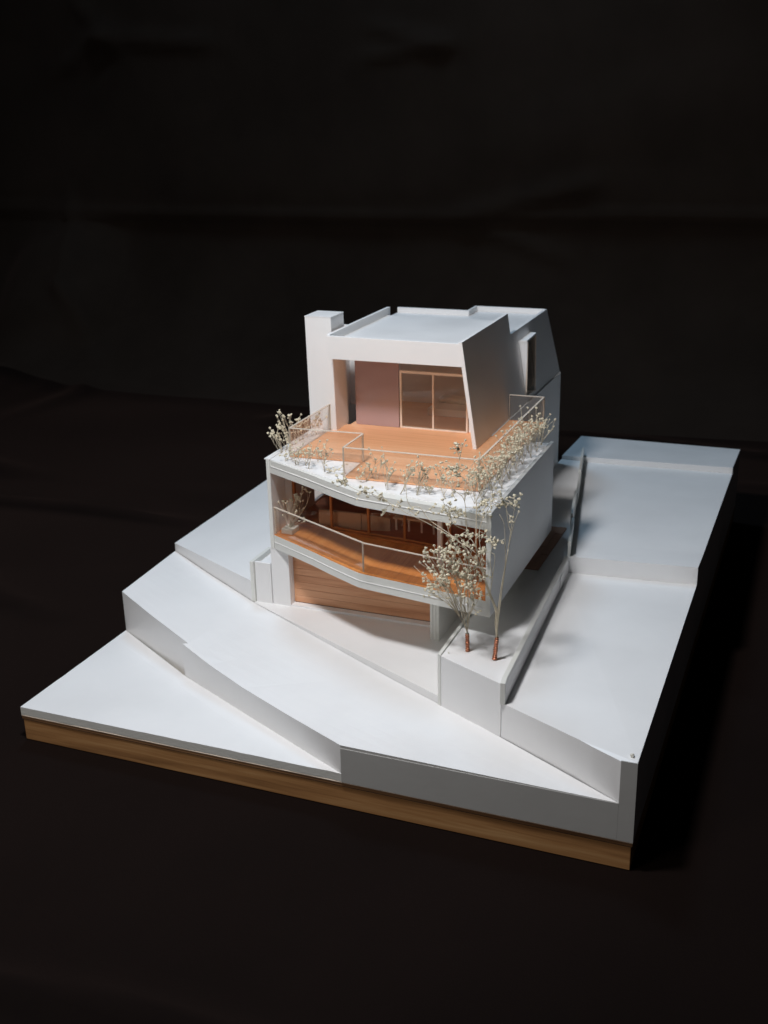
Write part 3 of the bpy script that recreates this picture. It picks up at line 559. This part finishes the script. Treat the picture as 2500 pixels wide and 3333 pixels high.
# ------------------------------------------------------------------ DRIED FLOWERS
DATA = json.loads('''{"T1":{"start":[0.4262,0.108,0.1353],"forks":[[0.4192,0.108,0.1505],[0.4248,0.104,0.1502],[0.4253,0.11,0.1506],[0.4256,0.112,0.1447],[0.4232,0.1,0.1587],[0.4289,0.106,0.154]],"ends":[[0.3842,0.1115,0.1982],[0.3834,0.1235,0.1989],[0.3856,0.1181,0.1766],[0.3956,0.0939,0.1772],[0.3983,0.0972,0.1752],[0.3926,0.1224,0.204],[0.4096,0.0842,0.2161],[0.3962,0.1201,0.1934],[0.3917,0.1191,0.1832],[0.4074,0.1046,0.2128],[0.4136,0.0973,0.2164],[0.4083,0.0963,0.2006],[0.4171,0.0952,0.2138],[0.4105,0.1036,0.2019],[0.4182,0.1062,0.2048],[0.4147,0.1084,0.1868],[0.4141,0.1278,0.1807],[0.4218,0.1189,0.1874],[0.4279,0.1114,0.1953],[0.4285,0.1275,0.2018],[0.4352,0.0935,0.2245],[0.438,0.091,0.1933],[0.4339,0.111,0.1785],[0.4369,0.0859,0.1846],[0.4296,0.0856,0.1837],[0.4152,0.1067,0.1677],[0.4396,0.1045,0.1761],[0.4161,0.1244,0.1964],[0.4241,0.1117,0.1847],[0.3998,0.1066,0.1724],[0.4059,0.1059,0.1895],[0.4125,0.0949,0.19],[0.4085,0.0845,0.1957],[0.4246,0.0925,0.1879],[0.4098,0.1144,0.1895],[0.4216,0.0928,0.2019],[0.4258,0.1003,0.2014],[0.4374,0.0842,0.1999],[0.4308,0.1205,0.188],[0.4373,0.0908,0.1719],[0.4084,0.0958,0.1842],[0.3913,0.1227,0.1745]],"extra":[[0.3786,0.1,0.198]]},"T2":{"paths":[[[0.4558,0.1002,0.1408],[0.4546,0.1,0.1537],[0.4546,0.1,0.1675],[0.4495,0.1,0.1824],[0.4446,0.1,0.1944],[0.4367,0.11,0.2106],[0.4319,0.11,0.2216],[0.4233,0.115,0.2321],[0.4194,0.12,0.2573],[0.4118,0.12,0.265],[0.4026,0.125,0.27],[0.4005,0.13,0.2758]],[[0.4556,0.1,0.1409],[0.4557,0.1,0.1538],[0.4542,0.1,0.1674],[0.4479,0.1,0.1827],[0.4426,0.1,0.1999],[0.4369,0.1,0.2184],[0.4318,0.115,0.2461],[0.4298,0.12,0.2584],[0.4224,0.125,0.2701],[0.4114,0.13,0.2788],[0.4097,0.135,0.2903],[0.4069,0.135,0.2994]],[[0.4562,0.1,0.1409],[0.4563,0.1,0.1579],[0.4594,0.1,0.1878],[0.4623,0.1,0.2065],[0.4652,0.1,0.2258],[0.4671,0.1,0.242],[0.4691,0.1,0.2552],[0.4706,0.1,0.2682]],[[0.4594,0.1,0.1878],[0.4627,0.1,0.2103],[0.462,0.1,0.2404],[0.4607,0.1,0.2496],[0.457,0.1,0.2561]],[[0.4652,0.1,0.2258],[0.4693,0.1,0.2469],[0.4743,0.1,0.2618]],[[0.4671,0.1,0.242],[0.4652,0.1,0.2474],[0.4638,0.1,0.2555],[0.4627,0.1,0.2637]],[[0.4495,0.1,0.1824],[0.4515,0.1,0.1973],[0.4495,0.1,0.2105],[0.4502,0.1,0.2239],[0.4533,0.1,0.2319]],[[0.4515,0.1,0.1973],[0.4535,0.1,0.2167],[0.4503,0.1,0.2201]],[[0.4426,0.1,0.1999],[0.4276,0.1,0.221],[0.4183,0.1,0.2279],[0.396,0.115,0.2303],[0.3797,0.115,0.2371],[0.3669,0.115,0.2416],[0.3596,0.115,0.2453],[0.3531,0.115,0.2478],[0.3448,0.115,0.2524],[0.3279,0.12,0.2554],[0.3175,0.12,0.2561],[0.3061,0.12,0.2609],[0.2976,0.12,0.2633]],[[0.422,0.1,0.226],[0.4127,0.1,0.2325],[0.3879,0.115,0.2381],[0.3798,0.115,0.2481],[0.3707,0.115,0.2489],[0.3671,0.115,0.2558],[0.364,0.12,0.2666],[0.3562,0.125,0.2705]],[[0.4397,0.1,0.2149],[0.4314,0.1,0.2215],[0.422,0.1,0.226],[0.4174,0.1,0.2312]],[[0.4369,0.1,0.2184],[0.4359,0.1,0.2297],[0.4405,0.1,0.235],[0.4432,0.1,0.2353]],[[0.4298,0.12,0.2584],[0.4355,0.125,0.2696],[0.4366,0.13,0.2832],[0.4284,0.135,0.2958]],[[0.4224,0.125,0.2701],[0.4255,0.13,0.2783],[0.4161,0.13,0.283],[0.4071,0.13,0.2859]],[[0.4446,0.1,0.1944],[0.4396,0.1,0.2282],[0.4366,0.11,0.2371],[0.4387,0.115,0.2469],[0.4436,0.12,0.2571],[0.4447,0.125,0.265]],[[0.4097,0.135,0.2903],[0.4121,0.135,0.3018],[0.4123,0.135,0.306]],[[0.4194,0.12,0.2573],[0.4207,0.12,0.2659],[0.4219,0.12,0.2708]],[[0.4233,0.115,0.2321],[0.4174,0.1,0.2416],[0.4118,0.1,0.2485],[0.4052,0.12,0.248],[0.4024,0.12,0.2525]]],"buds":[[0.4098,0.1233,0.3077],[0.4128,0.1327,0.3053],[0.4105,0.1269,0.3021],[0.3996,0.1298,0.289],[0.4109,0.1116,0.2891],[0.4095,0.1242,0.2823],[0.4136,0.1232,0.2811],[0.415,0.1334,0.2714],[0.4046,0.1191,0.2815],[0.3986,0.1257,0.274],[0.4084,0.1107,0.2573],[0.4081,0.1199,0.2608],[0.4097,0.118,0.2492],[0.4066,0.1132,0.2448],[0.3964,0.1319,0.242],[0.412,0.1196,0.246],[0.4103,0.1364,0.242],[0.4177,0.1255,0.2437],[0.4203,0.1259,0.2625],[0.4285,0.1269,0.2493],[0.4263,0.1279,0.2491],[0.4391,0.1132,0.2608],[0.4404,0.1213,0.2601],[0.4465,0.1157,0.2673],[0.4507,0.1203,0.269],[0.4493,0.1117,0.2809],[0.4313,0.1361,0.2503],[0.455,0.115,0.2647],[0.4552,0.1278,0.2539],[0.4651,0.1174,0.2678],[0.4627,0.1335,0.2566],[0.4626,0.1275,0.2548],[0.4659,0.1127,0.25],[0.4584,0.1327,0.2545],[0.4363,0.1355,0.2434],[0.4395,0.1343,0.2393],[0.4357,0.125,0.2421],[0.4141,0.1131,0.2899],[0.4081,0.1144,0.2851],[0.4079,0.135,0.2816],[0.4515,0.1245,0.2555],[0.4082,0.1141,0.2408],[0.4054,0.1338,0.2355],[0.3971,0.127,0.2466],[0.4141,0.125,0.2425],[0.4129,0.1195,0.2803],[0.4163,0.1205,0.285],[0.4356,0.1157,0.2567],[0.4428,0.1101,0.2604],[0.4452,0.1335,0.2508],[0.4439,0.104,0.232],[0.4414,0.1064,0.2203],[0.4424,0.0997,0.2353],[0.4469,0.1125,0.2245],[0.4559,0.0908,0.2366],[0.4557,0.1012,0.2308],[0.4569,0.0909,0.231],[0.4387,0.0937,0.2371],[0.4083,0.119,0.222],[0.4161,0.1097,0.2274],[0.4164,0.1028,0.2223],[0.4108,0.1057,0.2186],[0.4225,0.1162,0.2258],[0.4321,0.1003,0.2329],[0.4167,0.1077,0.2167],[0.4073,0.1105,0.2265],[0.4232,0.1007,0.2321],[0.4508,0.1056,0.2295],[0.4458,0.113,0.229],[0.4155,0.1173,0.2089],[0.4432,0.0945,0.2213],[0.4248,0.118,0.205],[0.44,0.0902,0.2112],[0.4388,0.1126,0.2021],[0.4421,0.1143,0.1911],[0.4454,0.0941,0.1969],[0.409,0.1026,0.2397],[0.4098,0.1145,0.221],[0.4196,0.0904,0.2236],[0.4229,0.1089,0.2209],[0.427,0.1138,0.2176],[0.4682,0.1054,0.2725],[0.4675,0.1118,0.2648],[0.4682,0.0968,0.2562],[0.2991,0.1166,0.2645],[0.3063,0.1179,0.2676],[0.3078,0.1164,0.2646],[0.3183,0.1178,0.2532],[0.3239,0.1226,0.2541],[0.3282,0.1196,0.2592],[0.3326,0.1177,0.2566],[0.3417,0.1172,0.256],[0.3417,0.1226,0.2486],[0.3526,0.1186,0.2456],[0.3686,0.1228,0.2432],[0.3604,0.1191,0.2509],[0.3911,0.1192,0.2484],[0.3417,0.1222,0.2371],[0.3387,0.1209,0.2493],[0.3243,0.1196,0.257],[0.3021,0.1184,0.2633],[0.3035,0.122,0.2642]]},"sprigs":[["left",[0.1667,0.2537,0.2396],[[0.1616,0.253,0.2599],[0.1625,0.2571,0.2596],[0.1621,0.2502,0.2576]]],["left",[0.1689,0.2568,0.2396],[[0.1689,0.2562,0.2593],[0.169,0.257,0.2557],[0.1636,0.2604,0.2556]]],["left",[0.171,0.2648,0.2396],[[0.1681,0.2628,0.2504],[0.1713,0.2672,0.2537],[0.1731,0.2662,0.2506]]],["left",[0.1711,0.2722,0.2396],[[0.166,0.2739,0.2577],[0.1657,0.2732,0.2607],[0.16,0.276,0.2637]]],["left",[0.1712,0.2796,0.2396],[[0.1654,0.2783,0.272],[0.1634,0.2788,0.2689],[0.1602,0.2772,0.2648]]],["left",[0.1696,0.2892,0.2396],[[0.1617,0.2856,0.2584],[0.1667,0.2869,0.2635],[0.1669,0.2925,0.262]]],["left",[0.17,0.2995,0.2396],[[0.1653,0.3022,0.2482],[0.1739,0.2964,0.2573],[0.1685,0.3003,0.2629]]],["left",[0.1719,0.3052,0.2396],[[0.1729,0.305,0.2592],[0.1772,0.306,0.2607],[0.169,0.3065,0.2549]]],["left",[0.174,0.3137,0.2396],[[0.1755,0.3122,0.2546],[0.1777,0.3174,0.2556],[0.1719,0.3134,0.2561]]],["left",[0.1762,0.3223,0.2396],[[0.1785,0.3233,0.2504],[0.1821,0.3234,0.263],[0.1849,0.3198,0.2541]]],["left",[0.1788,0.3284,0.2396],[[0.1806,0.3249,0.2611],[0.1851,0.3277,0.2524],[0.1816,0.3305,0.2561]]],["front",[0.1901,0.2283,0.2396],[[0.1881,0.2308,0.2448],[0.1939,0.2301,0.2517],[0.1987,0.2252,0.255],[0.1907,0.2316,0.2462]]],["front",[0.2055,0.2197,0.2396],[[0.2026,0.2221,0.2461],[0.2072,0.2227,0.2571],[0.2127,0.2199,0.2551],[0.206,0.223,0.2509]]],["front",[0.2088,0.2197,0.2396],[[0.208,0.2161,0.2524],[0.2131,0.2159,0.2543],[0.2158,0.2159,0.2512]]],["front",[0.2158,0.2208,0.2396],[[0.2203,0.2188,0.2541],[0.2226,0.2188,0.2577],[0.2183,0.2183,0.2527]]],["front",[0.2235,0.2111,0.2396],[[0.2283,0.2116,0.2642],[0.2358,0.2074,0.2628],[0.2236,0.2118,0.2558]]],["front",[0.2236,0.2346,0.2396],[[0.2216,0.2319,0.2477],[0.2236,0.236,0.2541],[0.2274,0.2308,0.2526]]],["front",[0.2436,0.2079,0.2396],[[0.2454,0.2064,0.2653],[0.2456,0.2114,0.258],[0.2416,0.2082,0.2612],[0.2453,0.2104,0.2576]]],["front",[0.2472,0.2047,0.2396],[[0.2544,0.206,0.2452],[0.2608,0.2056,0.2447],[0.2533,0.2022,0.2436]]],["mid",[0.2909,0.1896,0.2396],[[0.2856,0.1922,0.2424],[0.2941,0.1879,0.2488],[0.2982,0.194,0.2547]]],["mid",[0.2954,0.1944,0.2396],[[0.2957,0.2001,0.2547],[0.3037,0.1992,0.2609],[0.2932,0.1928,0.2514]]],["mid",[0.304,0.1972,0.2396],[[0.3032,0.1979,0.2618],[0.3095,0.1977,0.2557],[0.2993,0.1961,0.25]]],["mid",[0.3246,0.1748,0.2396],[[0.3205,0.1778,0.2735],[0.3194,0.1792,0.2704],[0.328,0.1753,0.2613]]],["mid",[0.3183,0.1855,0.2396],[[0.3188,0.1904,0.2547],[0.3253,0.1899,0.2545],[0.3242,0.1845,0.254]]],["mid",[0.3409,0.1676,0.2396],[[0.3459,0.1717,0.2631],[0.3496,0.1727,0.2632],[0.3496,0.1672,0.2619]]],["mid",[0.3405,0.1769,0.2396],[[0.348,0.1795,0.2599],[0.3406,0.18,0.255],[0.35,0.1798,0.2611]]],["mid",[0.3561,0.1695,0.2396],[[0.3624,0.1683,0.2698],[0.3597,0.1728,0.2642],[0.3628,0.1726,0.2615],[0.3643,0.1741,0.2592]]],["mid",[0.3569,0.1714,0.2396],[[0.3606,0.1758,0.2623],[0.364,0.172,0.2608],[0.3578,0.1752,0.2602]]],["mid",[0.3665,0.1761,0.2396],[[0.3637,0.181,0.2448],[0.3616,0.1812,0.2425],[0.3698,0.1754,0.2473]]],["mid",[0.3854,0.1673,0.2396],[[0.3811,0.1655,0.2676],[0.3754,0.1705,0.2615],[0.3865,0.167,0.2548],[0.3826,0.1698,0.2615]]],["mid",[0.3871,0.1831,0.2396],[[0.3812,0.1887,0.2524],[0.3878,0.1841,0.2515],[0.3932,0.1831,0.2494]]],["mid",[0.4025,0.1729,0.2396],[[0.4077,0.1746,0.2685],[0.4033,0.1762,0.2616],[0.4106,0.1717,0.2677]]],["mid",[0.4035,0.1885,0.2396],[[0.4091,0.1895,0.258],[0.4077,0.1876,0.2535],[0.4014,0.1918,0.2505]]]],"right":[[0.414,0.165],[0.42,0.172],[0.416,0.185],[0.424,0.19],[0.413,0.2],[0.42,0.205],[0.427,0.212],[0.414,0.218],[0.421,0.226],[0.416,0.238],[0.426,0.243],[0.414,0.25],[0.421,0.258],[0.428,0.264],[0.415,0.27],[0.422,0.279],[0.417,0.289],[0.426,0.294],[0.414,0.302],[0.421,0.31],[0.427,0.318],[0.416,0.326],[0.422,0.334],[0.427,0.342],[0.416,0.35],[0.422,0.358],[0.427,0.365],[0.417,0.371]],"pot":[[0.1752,0.245,0.1877],[0.184,0.2395,0.1899],[0.1882,0.2395,0.1928],[0.1884,0.2415,0.1909],[0.194,0.2376,0.1997],[0.1965,0.238,0.2011],[0.2006,0.239,0.2012],[0.2022,0.2405,0.2083],[0.2069,0.236,0.2078],[0.2086,0.244,0.2017],[0.2013,0.2419,0.1922],[0.1936,0.2386,0.1887],[0.1958,0.2359,0.1817],[0.1991,0.2442,0.1812],[0.2037,0.2366,0.1749],[0.2035,0.2366,0.1711],[0.1787,0.2366,0.1751],[0.2004,0.236,0.1941],[0.1903,0.2459,0.1928],[0.2034,0.2382,0.1856],[0.1966,0.2387,0.1972]]}''')
def bud_mesh(seed):
    r = random.Random(seed); b = MB()
    # a puckered little head: five cupped petals round a core
    def blob(c, rad, sq):
        bm = bmesh.new(); bmesh.ops.create_icosphere(bm, subdivisions=1, radius=1)
        vs_ = [Vector(c) + Vector((v.co.x * sq[0], v.co.y * sq[1], v.co.z * sq[2])) * rad * (1 + .22 * r.uniform(-1, 1)) for v in bm.verts]
        fs = [tuple(v.index for v in f.verts) for f in bm.faces]; bm.free(); b.add(vs_, fs)
    blob((0, 0, .0002), .00125, (1, 1, 1.05))
    a0 = r.uniform(0, 6)
    for i in range(5):
        a = a0 + i * 1.257 + r.uniform(-.2, .2); t = r.uniform(.0008, .0015)
        blob((math.cos(a) * t, math.sin(a) * t, r.uniform(.0002, .0011)), r.uniform(.0006, .0010), (1, 1, 1.2))
    me = bpy.data.meshes.new("flower_head"); me.from_pydata(b.v, [], b.f); me.materials.append(BUD)
    me.polygons.foreach_set('use_smooth', [True] * len(me.polygons)); me.update()
    return me
BUDS = [bud_mesh(i) for i in range(6)]
def flower(loc, parent, basev, rr, sc=1.0):
    o = bpy.data.objects.new("flower_head", rr.choice(BUDS)); COL.objects.link(o)
    o.parent = parent; o.matrix_parent_inverse = Matrix.Translation(-Vector(basev))
    o.location = loc; o.rotation_euler = (rr.uniform(-1, 1), rr.uniform(-1, 1), rr.uniform(0, 6))
    k = sc * rr.uniform(.62, 1.05); o.scale = (k, k, k)
def curve(a, c, rr, bow=.12, n=5, up=0.0):
    a = Vector(a); c = Vector(c); L = (c - a).length
    w = Vector((rr.uniform(-1, 1), rr.uniform(-1, 1), rr.uniform(-.3, .3))) * L * bow + Vector((0, 0, up * L))
    return [a.lerp(c, i / n) + w * math.sin(math.pi * i / n) for i in range(n + 1)]
def nearest(paths, p, rr, below=True):
    best = None
    for pa in paths:
        for i, q in enumerate(pa):
            q = Vector(q); d = (q - p).length
            if d < .007: d = .03
            if i < 3: d += .03
            if best is None or d < best[0]: best = (d, q)
    return best[1]
def copper(parent, a, c, r):
    """wire wound round the stem foot"""
    a = Vector(a); c = Vector(c); turns = 10; pts = []
    for i in range(turns * 9 + 1):
        t = i / (turns * 9); ang = 2 * math.pi * turns * t
        rad = r * .85 * (1 + .12 * math.sin(t * 17)) * (1.05 - .15 * t)
        pts.append(a.lerp(c, t) + Vector((math.cos(ang) * rad, math.sin(ang) * rad, 0)))
    b = MB(); b.tube(pts, .00085, k=6); b.tube([a, c], r * .8, k=8)
    b.build("copper_wire", COPPER, parent, smooth=True)

def tree_one():
    rr = random.Random(5); T = DATA['T1']; base_ = (0.4267, 0.108, 0.1170)
    t = thing("tree", base_, "shorter bushy dried flower tree left on the planter, in a copper wire sleeve", "tree")
    copper(t, base_, T['start'], .0015)
    b = MB(); paths = []
    S0 = Vector(T['start'])
    for f in T['forks']:
        p = curve(S0 + Vector((rr.uniform(-.0012, .0012), rr.uniform(-.001, .001), -.002)), f, rr, .05); paths.append(p); b.tube(p, .00036, .0003)
    tips = list(T['ends'])
    for i, e in enumerate(tips + T['extra']):
        E = Vector(e)
        f = Vector(min(T['forks'], key=lambda q: abs(q[0] - lerp(S0.x, E.x, .25)) + rr.uniform(0, .004)))
        p = curve(f, E, rr, .07, 6, .05); paths.append(p); b.tube(p, .00028, .00018)
        if i >= len(tips): continue
        flower(E, t, base_, rr, .96)
        for j in range(rr.choice((4, 4, 5, 6))):
            q = E + Vector((rr.uniform(-.008, .008), rr.uniform(-.009, .009), rr.uniform(-.006, .007)))
            st_ = p[rr.choice((4, 4, 5, 6))]
            b.tube(curve(st_, q, rr, .15, 3), .0002, .00016, 4); flower(q, t, base_, rr, .92)
    b.build("stem", STEM, t, smooth=True)
tree_one()

def tree_two():
    rr = random.Random(9); T = DATA['T2']; base_ = (0.4542, 0.1002, 0.1170)
    t = thing("tree", base_, "taller dried flower tree right on the planter, its branches reaching over the roof edge", "tree")
    top = (0.4563, 0.1002, 0.1396)
    copper(t, base_, top, .0017)
    b = MB()
    for i, p in enumerate(T['paths']):
        q = [Vector(x) for x in p]
        if i < 3: b.tube([Vector(top) + Vector((.0008 - .0008 * i, .0007, -.003)), q[min(1, len(q) - 1)] + Vector((.0011, 0, 0)), q[min(2, len(q) - 1)] + Vector((.0009 - .0012 * (i % 2), .0004, 0)), q[min(4, len(q) - 1)]], .0006, .0004)
        if i < 3: q = [Vector(top) + Vector((rr.uniform(-.0012, .0012), rr.uniform(-.0008, .0008), -.004))] + q
        # smooth the polyline a little
        s_ = []
        for k in range(len(q) - 1):
            p0 = q[max(k - 1, 0)]; p1 = q[k]; p2 = q[k + 1]; p3 = q[min(k + 2, len(q) - 1)]
            for u in range(4):
                x = u / 4
                s_.append(.5 * ((2 * p1) + (-p0 + p2) * x + (2 * p0 - 5 * p1 + 4 * p2 - p3) * x * x + (-p0 + 3 * p1 - 3 * p2 + p3) * x ** 3))
        s_.append(q[-1])
        b.tube(s_, .0006 if i < 3 else .00036, .00022)
        T['paths'][i] = s_
    for bd_ in T['buds']:
        E = Vector(bd_); q = nearest(T['paths'], E, rr)
        if (q - E).length > .002: b.tube(curve(q, E, rr, .12, 4), .00024, .00018, 4)
        flower(E, t, base_, rr, .98)
        for j in range(rr.choice((1, 1, 2, 2, 3))):
            g = E + Vector((rr.uniform(-.005, .005), rr.uniform(-.005, .005), rr.uniform(-.005, .005)))
            b.tube(curve(E.lerp(q, .4), g, rr, .15, 3), .00024, .0002, 4); flower(g, t, base_, rr, .85)
    b.build("stem", STEM, t, smooth=True)
tree_two()

ORD = ["first", "second", "third", "fourth", "fifth", "sixth", "seventh", "eighth", "ninth", "tenth", "eleventh", "twelfth", "thirteenth", "fourteenth", "fifteenth", "sixteenth", "seventeenth", "eighteenth", "nineteenth", "twentieth", "twenty-first", "twenty-second", "twenty-third", "twenty-fourth", "twenty-fifth", "twenty-sixth", "twenty-seventh", "twenty-eighth"]
def sprig(root, tops, label, group, seed, extra=2, sc=1.0):
    rr = random.Random(seed)
    t = thing("flower_sprig", root, label, "flower sprig", group)
    b = MB(); r0 = Vector(root)
    for tp in tops:
        E = Vector(tp); p = curve(r0 + Vector((rr.uniform(-.0008, .0008), rr.uniform(-.0008, .0008), 0)), E, rr, .1, 5)
        b.tube(p, .00024, .00018, 4); flower(E, t, root, rr, sc * .9)
        for j in range(extra if rr.random() < .7 else extra + 1):
            k = rr.choice((2, 3, 3, 4)); q = p[k] + (p[5] - p[3]) * rr.uniform(.6, 1.4) + Vector((rr.uniform(-.006, .006), rr.uniform(-.006, .006), rr.uniform(-.002, .005)))
            q.z = max(q.z, root[2] + .002)
            b.tube(curve(p[k], q, rr, .15, 3), .00024, .0002, 4); flower(q, t, root, rr, sc * .92)
    b.build("stem", STEM, t, smooth=True)
cnt = {}
LB = {'left': "{} dried sprig from the front along the left roof edge outside the glass rail",
      'front': "{} dried sprig from the left on the front left white roof strip",
      'mid': "{} dried sprig from the left before the projecting deck's glass rail"}
tot = sorted(DATA['sprigs'], key=lambda s_: (s_[0], s_[1][1] if s_[0] == 'left' else s_[1][0]))
for i, (kind, rt, tops) in enumerate(tot):
    k = cnt.get(kind, 0); cnt[kind] = k + 1
    dx = max(0, .1728 - rt[0])
    rt = [rt[0] + dx, rt[1], rt[2]]
    sprig(rt, tops, LB[kind].format(ORD[k]), "dried sprigs planted on the roof edge", 100 + i, 2, .95 if kind == 'left' else .82)
rr = random.Random(77)
pts = sorted(DATA['right'], key=lambda p: p[1])
for i, (x, y) in enumerate(pts):
    rt = (x + rr.uniform(-.001, .001), y, .2396)
    tops = []
    for j in range(4):
        tops.append((x + rr.uniform(-.009, .009), y + rr.uniform(-.010, .010), .2396 + rr.uniform(.017, .030) + .006 * (y - .165) / .2 * rr.random()))
    if y > .34: tops.append((x + .014, y - .004, .262))
    sprig(rt, tops, "{} dried sprig back in the dense row along the right roof edge".format(ORD[i]), "dense row of sprigs on the right roof edge", 300 + i, 2, .88)

# potted sprig on the balcony
pp = thing("potted_plant", (.1842, .241, .1553), "dried sprig in a square white foam pot at the balcony's left end", "potted plant")
pot_ = MB().prism([(.1774, .2334), (.1912, .2326), (.1914, .2492), (.1776, .2492)], .1554, .1612).build("pot", [FOAM], pp, .0008)
b = MB(); rr = random.Random(31); r0 = Vector((.1842, .241, .1608))
for e in DATA['pot']:
    E = Vector(e); p = curve(r0 + Vector((rr.uniform(-.002, .002), rr.uniform(-.002, .002), 0)), E, rr, .1, 5)
    b.tube(p, .0003, .00022, 4); flower(E, pp, (.1842, .241, .1553), rr, 1.0)
    if rr.random() < .6:
        q = p[3] + (p[5] - p[3]) * .8 + Vector((rr.uniform(-.005, .005), rr.uniform(-.004, .004), rr.uniform(-.002, .004)))
        b.tube(curve(p[3], q, rr, .1, 3), .00024, .0002, 4); flower(q, pp, (.1842, .241, .1553), rr, .9)
b.build("stem", STEM, pp, smooth=True)
